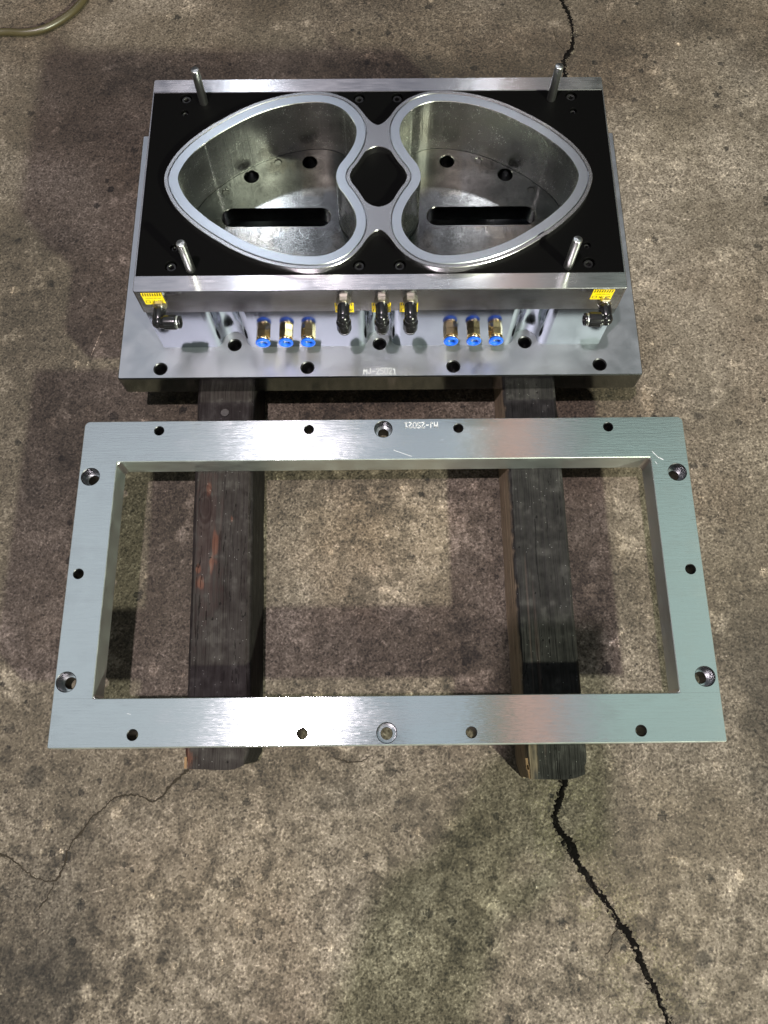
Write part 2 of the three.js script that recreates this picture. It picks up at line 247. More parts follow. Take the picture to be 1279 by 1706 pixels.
M.blue = std({ color: rgb(0.010, 0.13, 0.80), roughness: 0.35 });
M.engrave = std({ color: rgb(0.60, 0.62, 0.64), metalness: 0.3, roughness: 0.6 });
M.weld = std({ color: rgb(0.62, 0.62, 0.6), metalness: 1, roughness: 0.35 });

// ------------------------------------------------------------------ slab builder (outline and holes in x,z)
const area = (p) => { let s = 0; for (let i = 0; i < p.length; i++) { const a = p[i], b = p[(i + 1) % p.length]; s += a[0] * b[1] - b[0] * a[1]; } return s / 2; };
const orient = (p, sign) => (area(p) * sign > 0 ? p : p.slice().reverse());
function normals(p) {   // edge normals and mitred vertex normals, outward of the material
  const n = p.length, e = p.map((a, i) => { const b = p[(i + 1) % n], dx = b[0] - a[0], dz = b[1] - a[1], l = Math.hypot(dx, dz) || 1; return [dz / l, -dx / l]; });
  const v = e.map((b, i) => { const a = e[(i + n - 1) % n], m = [a[0] + b[0], a[1] + b[1]], d = 1 + a[0] * b[0] + a[1] * b[1]; return [m[0] / d, m[1] / d]; });
  return { e, v };
}
const offset = (p, d) => { p = orient(p, 1); const { v } = normals(p); return p.map((a, i) => [a[0] + v[i][0] * d, a[1] + v[i][1] * d]); };
function slab(outline, holes, y0, y1, ct = 0, cb = 0) {
  const cOf = typeof ct === 'function' ? ct : () => ct;
  const loops = [orient(outline, 1), ...holes.map((h) => orient(h, -1))], P = [], N = [], U = [];
  const vert = (x, y, z, n) => { P.push(x, y, z); N.push(...n); if (Math.abs(n[1]) > 0.8) U.push(x, z); else if (Math.abs(n[0]) > Math.abs(n[2])) U.push(z, y); else U.push(x, y); };
  const tri = (a, b, c) => { for (const q of [a, b, c]) vert(...q); };
  const top = [], bot = [], cuts = [];
  for (const p of loops) {
    if (loops.indexOf(p) < 2) cuts.push(P.length / 3);
    const { e, v } = normals(p), n = p.length, ce = p.map((a, i) => cOf(a, p[(i + 1) % n])), ti = p.map((a, i) => {
      const E0 = e[(i + n - 1) % n], E1 = e[i], c0 = ce[(i + n - 1) % n], c1 = ce[i], det = E0[0] * E1[1] - E0[1] * E1[0];
      if (c0 === c1 || Math.abs(det) < 0.05) { const c = Math.min(c0, c1); return [a[0] - v[i][0] * c, a[1] - v[i][1] * c]; }
      return [a[0] - (c0 * E1[1] - c1 * E0[1]) / det, a[1] - (c1 * E0[0] - c0 * E1[0]) / det];
    }), yt = y1 - Math.max(...ce), bi = p.map((a, i) => [a[0] - v[i][0] * cb, a[1] - v[i][1] * cb]);
    top.push(ti); bot.push(bi);
    for (let i = 0; i < n; i++) {
      const j = (i + 1) % n, E = e[i], soft = (k, o) => { const F = e[o], len = (q) => { const a = p[q], b = p[(q + 1) % n]; return Math.hypot(b[0] - a[0], b[1] - a[1]); }; if (len(i) < 0.02 && len(o) < 0.02 && F[0] * E[0] + F[1] * E[1] > 0.75) { const s = [E[0] + F[0], E[1] + F[1]], l = Math.hypot(...s); return [s[0] / l, s[1] / l]; } return E; };
      const na = soft(i, (i + n - 1) % n), nb = soft(j, j);
      const band = (ya, pa, yb, pb, up) => {
        const A = new THREE.Vector3(na[0], up, na[1]).normalize().toArray(), B = new THREE.Vector3(nb[0], up, nb[1]).normalize().toArray();
        const a0 = [pa[i][0], ya, pa[i][1], A], a1 = [pb[i][0], yb, pb[i][1], A], b0 = [pa[j][0], ya, pa[j][1], B], b1 = [pb[j][0], yb, pb[j][1], B];
        tri(a0, a1, b1); tri(a0, b1, b0);
      };
      if (cb) band(y0, bi, y0 + cb, p, -1);
      band(y0 + cb, p, yt, p, 0);
      if (yt < y1) { if (ce[i]) band(yt, p, y1, ti, 1); else band(yt, p, y1, ti, 0); }
    }
  }
  const capAt = P.length / 3; if (cuts.length < 2) cuts.push(capAt);
  for (const [L, y, up] of [[top, y1, 1], [bot, y0, -1]]) {
    const V = L.map((l) => l.map((q) => new THREE.Vector2(q[0], q[1]))), all = V.flat();
    for (const f of THREE.ShapeUtils.triangulateShape(V[0], V.slice(1))) {
      let [a, b, c] = f.map((k) => all[k]);
      const s = (b.x - a.x) * (c.y - a.y) - (c.x - a.x) * (b.y - a.y);
      if (s * up > 0) [b, c] = [c, b];
      const n = [0, up, 0]; tri([a.x, y, a.y, n], [b.x, y, b.y, n], [c.x, y, c.y, n]);
    }
  }
  const g = new THREE.BufferGeometry();
  g.setAttribute('position', new THREE.Float32BufferAttribute(P, 3)); g.setAttribute('normal', new THREE.Float32BufferAttribute(N, 3)); g.setAttribute('uv', new THREE.Float32BufferAttribute(U, 2));
  g.userData.cuts = [cuts[1], capAt, P.length / 3];
  return g;
}
function joined(list, mats, name, parent) {   // one mesh of several slabs, its materials [faces, outer sides, hole sides]
  const g = mergeGeometries(list); g.clearGroups(); let o = 0;
  for (const s of list) { const [a, b, c] = s.userData.cuts; g.addGroup(o, a, 1); if (b > a) g.addGroup(o + a, b - a, 2); g.addGroup(o + b, c - b, 0); o += c; }
  return addMesh(name, g, mats, parent);
}
const circle = (x, z, r, n = 32) => Array.from({ length: n }, (_, i) => [x + r * Math.cos(i / n * 2 * Math.PI), z + r * Math.sin(i / n * 2 * Math.PI)]);
const rect = (x0, x1, z0, z1) => [[x0, z0], [x1, z0], [x1, z1], [x0, z1]];
function rrect(x0, x1, z0, z1, r, n = 6) {   // r: one radius or four (x0z0, x1z0, x1z1, x0z1)
  const R = Array.isArray(r) ? r : [r, r, r, r], out = [];
  [[x0, z0, 1, 1, Math.PI], [x1, z0, -1, 1, 1.5 * Math.PI], [x1, z1, -1, -1, 0], [x0, z1, 1, -1, 0.5 * Math.PI]].forEach(([x, z, sx, sz, a0], k) => {
    if (!R[k]) { out.push([x, z]); return; }
    for (let i = 0; i <= n; i++) { const a = a0 + i / n * Math.PI / 2; out.push([x + sx * R[k] + R[k] * Math.cos(a), z + sz * R[k] + R[k] * Math.sin(a)]); }
  });
  return out;
}
const stadium = (x0, x1, z, r, n = 10) => rrect(x0, x1, z - r, z + r, r - 1e-5, n);
const strokes = { M: [[0, 0, 0, 1], [0, 1, 0.5, 0.35], [0.5, 0.35, 1, 1], [1, 1, 1, 0]], J: [[0.8, 1, 0.8, 0.2], [0.8, 0.2, 0.5, 0], [0.5, 0, 0.15, 0.2]], '-': [[0.1, 0.5, 0.9, 0.5]],
  2: [[0, 0.8, 0.25, 1], [0.25, 1, 0.8, 1], [0.8, 1, 1, 0.75], [1, 0.75, 0, 0], [0, 0, 1, 0]], 5: [[1, 1, 0.1, 1], [0.1, 1, 0, 0.55], [0, 0.55, 0.75, 0.6], [0.75, 0.6, 1, 0.3], [1, 0.3, 0.7, 0], [0.7, 0, 0, 0.08]],
  0: [[0.2, 0, 0, 0.3], [0, 0.3, 0, 0.7], [0, 0.7, 0.2, 1], [0.2, 1, 0.8, 1], [0.8, 1, 1, 0.7], [1, 0.7, 1, 0.3], [1, 0.3, 0.8, 0], [0.8, 0, 0.2, 0]], 1: [[0.2, 0.75, 0.55, 1], [0.55, 1, 0.55, 0], [0.2, 0, 0.9, 0]] };
function engraving(text, x, z, w, h, y, turned, parent) {
  const gs = [], step = w / text.length;
  [...text].forEach((ch, i) => strokes[ch].forEach(([a, b, c, d]) => {
    const X = (u) => i * step + u * step * 0.72, x0 = X(a), z0 = -b * h, x1 = X(c), z1 = -d * h, L = Math.hypot(x1 - x0, z1 - z0);
    gs.push(new THREE.BoxGeometry(L + 0.0006, 0.00012, 0.0010).rotateY(-Math.atan2(z1 - z0, x1 - x0)).translate((x0 + x1) / 2 - w / 2, 0, (z0 + z1) / 2 + h / 2));
  }));
  const g = mergeGeometries(gs); if (turned) g.rotateY(Math.PI);
  const m = addMesh('engraving', g, M.engrave, parent); m.position.set(x, y + 0.00007, z); return m;
}

// ------------------------------------------------------------------ timbers
function timber(name, label, x0, x1, xb0, xb1, z0, z1, cut, paint, sd, skew = 0) {
  const h = 0.0598, K = 6, prof = [];   // perimeter from floor left, over the top, to floor right
  const L = [[xb0, 0], [x0 + 0.0004, h - 0.0035], [x0 + 0.0035, h], [x1 - cut, h], [x1, h - cut], [xb1, 0]];
  for (let i = 0; i < L.length - 1; i++) for (let k = 0; k < K; k++) prof.push([L[i][0] + (L[i + 1][0] - L[i][0]) * k / K, L[i][1] + (L[i + 1][1] - L[i][1]) * k / K]);
  prof.push(L[L.length - 1]);
  const n = 90, pos = [], uv = [], idx = [], m = prof.length, len = [0];
  for (let i = 1; i < m; i++) len.push(len[i - 1] + Math.hypot(prof[i][0] - prof[i - 1][0], prof[i][1] - prof[i - 1][1]));
  const cx = (x0 + x1) / 2;
  for (let j = 0; j <= n; j++) for (let i = 0; i < m; i++) {
    const t = j / n, z = z0 + (z1 - z0) * t, tip = sm(0.965, 1, t);
    const q = (fbm(i * 0.7 + sd, z * 30, 3) - 0.5) * 0.0016, top = prof[i][1] > h - 0.0005;
    const nx = prof[i][0] < cx ? -1 : 1, side = top ? 0 : 1;
    const round = tip * tip * 0.004 * Math.abs((prof[i][0] - cx) / (x1 - cx)) ** 3;
    pos.push(prof[i][0] + side * nx * q - nx * round * side, Math.max(0, top ? prof[i][1] - Math.abs(q) * 0.3 : prof[i][1]) , z - round * (nx > 0 ? 1.6 : 0.4) + (t > 0.999 ? (vn(i * 0.9, sd) - 0.5) * 0.002 : 0));
    uv.push(len[i] / len[m - 1], t);
    if (j && i) { const a = (j - 1) * m + i - 1, b = a + 1, c = a + m, d = c + 1; idx.push(a, c, b, b, c, d); }
  }
  const b0 = pos.length / 3, row = n * m;   // front end cap
  for (let i = 0; i < m; i++) { pos.push(...pos.slice((row + i) * 3, (row + i) * 3 + 3)); uv.push(len[i] / len[m - 1], 0.995); }
  pos.push(cx, h * 0.45, z1 - 0.0006); uv.push(0.5, 0.99);
  for (let i = 0; i < m - 1; i++) idx.push(b0 + i, b0 + m, b0 + i + 1);
  for (let i = 0; i < pos.length; i += 3) pos[i] += skew * (pos[i + 2] + 0.03);
  const g = new THREE.BufferGeometry(); g.setAttribute('position', new THREE.Float32BufferAttribute(pos, 3)); g.setAttribute('uv', new THREE.Float32BufferAttribute(uv, 2)); g.setIndex(idx); g.computeVertexNormals();
  const W = 384, Hh = 1536, P = len[m - 1], bumpD = new Float32Array(W * Hh);
  const map = texture(W, Hh, (x, y, o) => {
    const u = x / W, z = z0 + (z1 - z0) * y / Hh, s = u * P, grain = fbm(s * 420 + 5 * fbm(s * 40, z * 7 + sd, 3), z * 14 + sd, 4), fine = vn(s * 2600, z * 60), dust = fbm(s * 120 + sd, z * 120, 4), g2 = rnd();
    paint(o, u, z, grain, fine, dust, g2); const rift = Math.abs(fbm(s * 130 + sd, z * 5 + sd, 3) - 0.5) < 0.0045 && fbm(s * 40, z * 8 + sd, 2) > 0.5, nick = vn(s * 300 + sd, z * 130) > 0.965; if (rift || nick) { o[0] *= 0.3; o[1] *= 0.3; o[2] *= 0.3; } bumpD[y * W + x] = (rift || nick ? -0.25 : 0) + 0.5 + 0.7 * (grain - 0.5) + 0.2 * (fine - 0.5);
    o[0] = toS(o[0]); o[1] = toS(o[1]); o[2] = toS(o[2]);
  }, true, THREE.ClampToEdgeWrapping);
  const bump = texture(W, Hh, (x, y, o) => { o[0] = o[1] = o[2] = bumpD[y * W + x]; }, false, THREE.ClampToEdgeWrapping);
  const mesh = addMesh(name, g, phys({ map, bumpMap: bump, bumpScale: 0.002, roughness: 0.75, specularIntensity: 0.4 }));
  return tag(mesh, label, 'timber', null);
}
const near = (u, z, u0, z0, ru, rz, nz) => 1 - sm(0.55, 1.05, Math.hypot((u - u0) / ru, (z - z0) / rz) + nz);
const darkWood = (o, grain, fine, dust, g2, k = 1) => {
  const v = Math.max(0.003, (0.0150 + 0.030 * (grain - 0.45) * 0.38 + 0.009 * (fine - 0.5) + 0.024 * (dust - 0.5)) * k), d = sm(0.60, 0.8, dust) * 0.010;
  o[0] = v * 1.04 + d; o[1] = v + d * 0.97; o[2] = v * 0.95 + d * 0.9;
  if (g2 > 0.9985 && dust > 0.45) o[0] = o[1] = o[2] = 0.5;
};
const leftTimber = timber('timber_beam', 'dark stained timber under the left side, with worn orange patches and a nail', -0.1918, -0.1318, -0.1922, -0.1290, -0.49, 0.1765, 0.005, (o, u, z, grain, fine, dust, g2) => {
  darkWood(o, grain, fine, dust, g2);
  const nz = 1.3 * (grain - 0.5) + 0.8 * (dust - 0.5);
  let worn = Math.max(near(u, z, 0.46, -0.035, 0.018, 0.022, nz), near(u, z, 0.44, -0.018, 0.022, 0.013, nz), near(u, z, 0.385, 0.002, 0.035, 0.008, nz), near(u, z, 0.37, -0.012, 0.02, 0.006, nz), near(u, z, 0.42, -0.095, 0.02, 0.008, nz), near(u, z, 0.555, -0.062, 0.012, 0.006, nz), near(u, z, 0.32, 0.165, 0.06, 0.02, nz));
  const red = near(u, z, 0.41, -0.04, 0.09, 0.09, nz) * 0.5;
  worn *= 0.35 + 0.9 * grain + 0.5 * (fine - 0.5); o[0] += 0.055 * worn + 0.022 * red + 0.004; o[1] += 0.017 * worn + 0.011 * red + 0.001; o[2] += 0.007 * worn + 0.010 * red + 0.001;
  const knot = near(u, z, 0.40, -0.075, 0.05, 0.022, 0.35 * Math.sin(60 * Math.hypot((u - 0.4) * 5, (z + 0.075) * 12))); o[0] *= 1 - 0.4 * knot; o[1] *= 1 - 0.5 * knot; o[2] *= 1 - 0.5 * knot;
  const darkFace = sm(0.655, 0.685, u + 0.03 * (grain - 0.5)); o[0] *= 1 - 0.72 * darkFace; o[1] *= 1 - 0.72 * darkFace; o[2] *= 1 - 0.72 * darkFace;  // right face of the left timber coloured darker
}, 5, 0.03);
const rightTimber = timber('timber_beam_001', 'dark stained timber under the right side with a bare tan left face', 0.1262, 0.1822, 0.1262, 0.1815, -0.49, 0.188, 0.003, (o, u, z, grain, fine, dust, g2) => {
  darkWood(o, grain, fine, dust, g2, 0.95);
  const bare = (1 - sm(0.315, 0.345, u + 0.03 * (dust - 0.5) + 0.03 * (grain - 0.5))) * (0.6 + 0.8 * grain);
  const tip = near(u, z, 0.36, 0.175, 0.05, 0.03, 1.2 * (grain - 0.5) + 0.6 * (dust - 0.5));
  const b = Math.max(bare, tip * 0.55); o[0] += 0.22 * b; o[1] += 0.165 * b; o[2] += 0.11 * b;
  const streak = near(u, z, 0.44, 0.09, 0.012, 0.09, 1.5 * (grain - 0.5)) * 0.5 + near(u, z, 0.40, 0.06, 0.006, 0.08, 1.5 * (grain - 0.5)) * 0.5; o[0] += 0.04 * streak; o[1] += 0.026 * streak; o[2] += 0.022 * streak;
  if (Math.abs(u - 0.47 - 0.004 * Math.sin(z * 90)) < 0.003 && z < 0.02 && z > -0.06) { o[0] *= 0.3; o[1] *= 0.3; o[2] *= 0.3; }
}, 17);
{
  const nail = addMesh('nail_head', new THREE.CylinderGeometry(0.0042, 0.0046, 0.0012, 20).translate(-0.1665, 0.0604, -0.179), std({ color: rgb(0.09, 0.085, 0.08), metalness: 0.8, roughness: 0.55 }), leftTimber);
  nail.name = 'nail_head';
  const splinter = (x, z, L, a, p) => addMesh('splinter', new THREE.BoxGeometry(0.0022, 0.0012, L, 1, 1, 3).rotateY(a), std({ color: rgb(0.17, 0.10, 0.05), roughness: 0.85 }), p).position.set(x, 0.0585, z);
  splinter(0.1285, 0.181, 0.012, 0.12, rightTimber); splinter(0.1312, 0.1775, 0.016, -0.05, rightTimber); splinter(0.1272, 0.174, 0.010, 0.05, rightTimber);
  splinter(-0.1842, 0.170, 0.010, 0.04, leftTimber);
}

// ------------------------------------------------------------------ the steel frame
const HB = 0.06, FT = HB + 0.0287;
const frame = group('steel_frame', 'brushed rectangular steel frame with drilled holes lying across two timbers in front of the mould', 'steel frame', [0, HB, 0]);
{
  const T = FT - HB, X = 0.3, Z = 0.1571, ix0 = -0.2640, ix1 = 0.2634, iz0 = -0.1135, iz1 = 0.1146, seam = 0.00008, cbDepth = 0.012;
  const onSeam = (a, b) => (Math.abs(a[1] - b[1]) < 1e-6 && Math.min(Math.abs(a[1] - iz0), Math.abs(a[1] - iz1)) < 0.0003 && (Math.max(a[0], b[0]) <= ix0 + 1e-5 || Math.min(a[0], b[0]) >= ix1 - 1e-5));
  const bevel = (a, b) => (onSeam(a, b) ? 0 : 0.0006), edge = (z) => [[ix0, z], [ix0 + 0.0012, z], [ix1 - 0.0012, z], [ix1, z]];
  const bar = (outline, small, big, label) => {
    const hs = small.map(([x, z]) => circle(x, z, 0.0046, 28)), g = [
      slab(outline, [...hs, ...big.map(([x, z, R]) => circle(x, z, R, 36))], T - cbDepth, T, bevel, 0),
      slab(outline, [...hs, ...big.map(([x, z, R]) => circle(x, z, R * 0.64, 32))], 0, T - cbDepth, 0, 0.0006)];
    return tag(joined(g, [M.brushed, M.inner, M.shadedBore], 'frame_bar', frame), label);
  };
  const R = 0.0055;
  bar([...rrect(-X, X, -Z, iz0, [R, R, 0, 0]).slice(0, 14), [X, iz0], ...edge(iz0).reverse(), [-X, iz0]], [[-0.225, -0.1465], [-0.0753, -0.1465], [0.0743, -0.1465], [0.2245, -0.1465]], [[-0.0008, -0.1462, 0.0087]], 'long rear bar with the upside-down engraved number');
  bar([[-X, iz1], ...edge(iz1), ...rrect(-X, X, iz1, Z, [0, 0, 0.0015, 0.0015]).slice(1)], [[-0.2257, 0.1463], [-0.0754, 0.1466], [0.0745, 0.147], [0.225, 0.147]], [[-0.0006, 0.1467, 0.0087]], 'long front bar nearest the camera');
  bar(rect(-X, ix0, iz0 + seam, iz1 - seam), [[-0.2896, -0.0005]], [[-0.2886, -0.1021 + 0.004, 0.0088], [-0.2896, 0.1016 - 0.002, 0.0088]], 'short left bar');
  bar(rect(ix1, X, iz0 + seam, iz1 - seam), [[0.2880, 0.0005]], [[0.2878, -0.1015 + 0.004, 0.0088], [0.2882, 0.1022 - 0.002, 0.0088]], 'short right bar');
  // ground fillets in the inner corners
  for (const [x, z, sx, sz] of [[ix0, iz0, 1, 1], [ix1, iz0, -1, 1], [ix1, iz1, -1, -1], [ix0, iz1, 1, -1]]) {
    const r = 0.0042, pts = [[x, z]]; for (let i = 0; i <= 6; i++) { const a = i / 6 * Math.PI / 2; pts.push([x + sx * r * (1 - Math.sin(a)), z + sz * r * (1 - Math.cos(a))]); }
    addMesh('weld_fillet', slab(pts, [], 0.0006, T - 0.0012, 0.0005), M.weld, frame);
  }
  const scrape = (x0, z0, x1, z1, w) => addMesh('scratch', new THREE.BoxGeometry(Math.hypot(x1 - x0, z1 - z0), 0.0001, w).rotateY(-Math.atan2(z1 - z0, x1 - x0)), M.engrave, frame).position.set((x0 + x1) / 2, T + 0.00003, (z0 + z1) / 2);
  scrape(0.2655, -0.1195, 0.2705, -0.1135, 0.0006); scrape(0.2705, -0.1135, 0.2755, -0.1105, 0.0009); scrape(0.267, -0.109, 0.269, -0.106, 0.0004); scrape(0.009, -0.1235, 0.027, -0.1165, 0.0004); scrape(-0.232, 0.128, -0.229, 0.1285, 0.0003);
  engraving('MJ-25021', 0.0365, -0.1502, 0.034, 0.0058, T, true, frame);
}

// ------------------------------------------------------------------ the mould
const MX = -0.0033, YB = 0.0899, Y1 = 0.1561, Y2 = 0.1907, YF = 0.137, AX = -0.3595;
const mould = group('heart_mould', 'polished steel mould with two heart-shaped cavities, black top plate and air fittings, behind the frame', 'mould', [0, 0, 0]);
const half = [[-0.1935, 0], [-0.1905, 0.012], [-0.182, 0.027], [-0.165, 0.045], [-0.145, 0.0605], [-0.121, 0.0752], [-0.096, 0.0848], [-0.072, 0.0890], [-0.0540, 0.0880], [-0.0395, 0.0810], [-0.0290, 0.0685], [-0.0247, 0.0555], [-0.0263, 0.0405], [-0.0333, 0.025], [-0.0412, 0.012], [-0.044, 0]];
const heartL = (() => {
  const pts = [...half.map(([x, d]) => [x, AX - d]), ...half.slice(1, -1).reverse().map(([x, d]) => [x, AX + d])];
  const c = new THREE.CatmullRomCurve3(pts.map(([x, z]) => new THREE.Vector3(x, 0, z)), true, 'centripetal');
  return c.getSpacedPoints(240).slice(0, 240).map((p) => [p.x, p.z]);
})();
const flip = (p) => p.map(([x, z]) => [2 * MX - x, z]);
const INS = 0.0100, OUT = 0.0137;
const insL = offset(heartL, INS), outL = offset(heartL, OUT);
const hearts = [[heartL, insL], [flip(heartL), flip(insL)]];

{ // base plate
  const x0 = -0.2719, x1 = 0.2659, z0 = -0.5133, z1 = -0.2039;
  const hs = [[-0.2287, -0.2150], [-0.078, -0.2150], [0.0717, -0.2150], [0.2222, -0.2158], [-0.1538, -0.2419], [-0.0038, -0.2419], [0.1469, -0.2423], [-0.2287, -0.5], [0.2222, -0.5]];
  const holes = hs.map(([x, z]) => circle(x, z, 0.0062, 36));
  joined([slab(rrect(x0, x1, z0, z1, 0.0022, 2), holes, HB, YB, 0.0011, 0.0008)], [M.milled, M.side, M.shadedBore], 'base_plate', mould);
  engraving('MJ-25021', -0.0031, -0.2104, 0.034, 0.0068, YB, false, mould);
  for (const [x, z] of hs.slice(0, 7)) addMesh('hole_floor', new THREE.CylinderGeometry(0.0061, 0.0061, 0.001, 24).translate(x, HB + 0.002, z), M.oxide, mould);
}
{ // lower body with three bolt channels in its front
  const x0 = -0.2268, x1 = 0.2229, z0 = -0.4850, z1 = -0.2396, out = [[x0, z0], [x1, z0], [x1, z1]];
  for (const c of [0.1469, -0.0038, -0.1538]) {
    const R = 0.0124, f = (s) => { for (let i = 0; i <= 6; i++) { const t = s > 0 ? i / 6 : 1 - i / 6, q = 1 - t, a = [c + s * 0.0212, z1], b = [c + s * (R + 0.0026), z1 - 0.0006], d = [c + s * R, z1 - 0.0052]; out.push([q * q * a[0] + 2 * q * t * b[0] + t * t * d[0], q * q * a[1] + 2 * q * t * b[1] + t * t * d[1]]); } };
    f(1); for (let i = 1; i < 16; i++) { const a = -i / 16 * Math.PI; out.push([c + R * Math.cos(a), z1 - 0.0052 + R * Math.sin(a)]); } f(-1);
  }
  out.push([x0, z1]);
  addMesh('lower_body', slab(out, hearts.map((h) => h[1]), YB, Y1 - 0.0001), M.body, mould);
}
{ // upper block: slab, two strips and thin side lips round the black plate
  const x0 = -0.229, x1 = 0.2237, z0 = -0.4871, z1 = -0.2391, p0 = -0.4703, p1 = -0.2563, lip = 0.0018, depth = 0.010;
  const hs = hearts.map((h) => h[1]);
  joined([slab(rrect(x0, x1, z0, z1, 0.002, 2), hs, Y1, Y2 - depth, 0, 0.0008), slab(rrect(x0, x1, z0, z1, 0.002, 2), [rect(x0 + lip, x1 - lip, p0, p1)], Y2 - depth, Y2, 0.0005, 0)], [M.ground, M.face, M.shadedBore], 'upper_block', mould);
  const screws = [[-0.1953, -0.4632, 1], [0.1907, -0.4632, 1], [-0.1960, -0.2668, 1], [0.1908, -0.2669, 1], [-0.022, -0.4622, 1], [0.0162, -0.4624, 1], [-0.022, -0.2664, 1], [0.0155, -0.2661, 1], [-0.1953, -0.4452, 0.62], [0.1913, -0.4442, 0.62], [-0.1945, -0.2868, 0.62], [0.1908, -0.2860, 0.62]];
  addMesh('black_plate', slab(rect(x0 + lip + 0.0002, x1 - lip - 0.0002, p0 + 0.0002, p1 - 0.0002), [...hs, ...screws.map(([x, z, k]) => circle(x, z, 0.0056 * k, 28))], Y2 - depth + 0.0001, Y2 - 0.0003, 0.0003, 0), M.bakelite, mould);
  for (const [x, z, k] of screws) {
    const hex = Array.from({ length: 6 }, (_, i) => [x + 0.0024 * k * Math.cos(i * Math.PI / 3 + x * 30), z + 0.0024 * k * Math.sin(i * Math.PI / 3 + x * 30)]);
    addMesh('socket_screw', mergeGeometries([slab(circle(x, z, 0.0046 * k, 28), [hex], Y2 - depth + 0.002, Y2 - 0.0024, 0.0005), slab(circle(x, z, 0.0044 * k, 20), [], Y2 - depth, Y2 - depth + 0.002)]), M.oxide, mould);
  }
  // guide pins
  const pin = new THREE.LatheGeometry([[0, 0], [0.0042, 0], [0.0042, 0.0384], [0.0034, 0.0394], [0, 0.0394]].map((p) => new THREE.Vector2(...p)), 32);
  for (const [x, z] of [[-0.1772, -0.4579], [0.1703, -0.4594], [-0.1772, -0.2626], [0.1711, -0.2632]]) addMesh('guide_pin', pin, M.steel, mould).position.set(x, Y2 - 0.0005, z);
}
{ // heart inserts, ring plate with its bridges, cavity floors
  const ringTop = Y2 + 0.008;
  hearts.forEach(([inner, ins], k) => joined([slab(offset(ins, -0.0004), [inner], YF, ringTop + 0.0002, 0.0005)], [M.rim, M.rim, M.wall], 'heart_rim', mould));
  // one plate: the outer outline of both hearts joined by two bridges, a diamond opening between
  const pts = orient(outL, 1), n = pts.length, dist = (p) => p[1] - AX;
  const lobe = (i) => pts[(i + n) % n][0] > -0.06;
  const at = (d) => { let best = 0, bd = 1e9; for (let i = 0; i < n; i++) if (lobe(i)) { const e = Math.abs(dist(pts[i]) - d) + (pts[i][0] < -0.034 ? 1 : 0); if (e < bd) { bd = e; best = i; } } return best; };
  const iTop = at(-0.0755), iTopIn = at(-0.0255), iBotIn = at(0.0255), iBot = at(0.0755);
  const walk = (a, b) => { const fw = (b - a + n) % n, o = []; for (let i = 0; i <= fw; i++) o.push(pts[(a + i) % n]); return o; };
  const bez = (P, T, zm, k = 8) => { const o = []; for (let i = 1; i <= k; i++) { const t = i / k, q = 1 - t, c1 = [P[0] + T[0] * 0.0060, P[1] + T[1] * 0.0060], c2 = [MX - 0.0042, zm], e = [MX, zm]; o.push([0, 1].map((d) => q * q * q * P[d] + 3 * q * q * t * c1[d] + 3 * q * t * t * c2[d] + t * t * t * e[d])); } return o; };
  const tan = (i, s) => { const a = pts[(i - 1 + n) % n], b = pts[(i + 1) % n], l = Math.hypot(b[0] - a[0], b[1] - a[1]); return [s * (b[0] - a[0]) / l, s * (b[1] - a[1]) / l]; };
  // positive area (x -> z): top lobe runs towards +x then down; the long way round from iBot to iTop passes the tip
  const outer = walk(iBot, iTop), inside = walk(iTopIn, iBotIn);
  const leftOuter = [...bez(pts[iBot], tan(iBot, -1), -0.2985).reverse(), ...outer, ...bez(pts[iTop], tan(iTop, 1), -0.4205)];
  const leftIn = [...bez(pts[iTopIn], tan(iTopIn, -1), -0.3945).reverse(), ...inside, ...bez(pts[iBotIn], tan(iBotIn, 1), -0.3245)];
  const close = (l) => { const r = flip(l).reverse(); return [...l, ...r.slice(1, -1)]; };
  addMesh('ring_plate', slab(close(leftOuter), [...hearts.map((h) => h[1]), close(leftIn)], Y2 - 0.0002, ringTop, 0.0004), M.ring, mould);
  [1, -1].forEach((s, k) => {
    const mx = (x) => (s > 0 ? x : 2 * MX - x), inner = offset(hearts[k][0], -0.00015);
    const big = [[-0.1362, -0.4138], [-0.0755, -0.4315]], small = [[-0.1622, -0.3943], [-0.1090, -0.4320], [-0.0440, -0.4330]].slice(0, 2);
    const hs = [...big.map(([x, z]) => circle(mx(x), z, 0.0078, 32)), ...small.map(([x, z]) => circle(mx(x), z, 0.0038, 24)), stadium(Math.min(mx(-0.1645), mx(-0.0525)), Math.max(mx(-0.1645), mx(-0.0525)), -0.3625, 0.0112)];
    addMesh('cavity_floor', slab(inner, hs, YF - 0.02, YF, 0.0004), M.cavity, mould);
    for (const [x, z] of small) addMesh('dowel_pin', new THREE.CylinderGeometry(0.0033, 0.0034, 0.012, 22).translate(mx(x), YF - 0.0068, z), M.cavity, mould);
  });
}
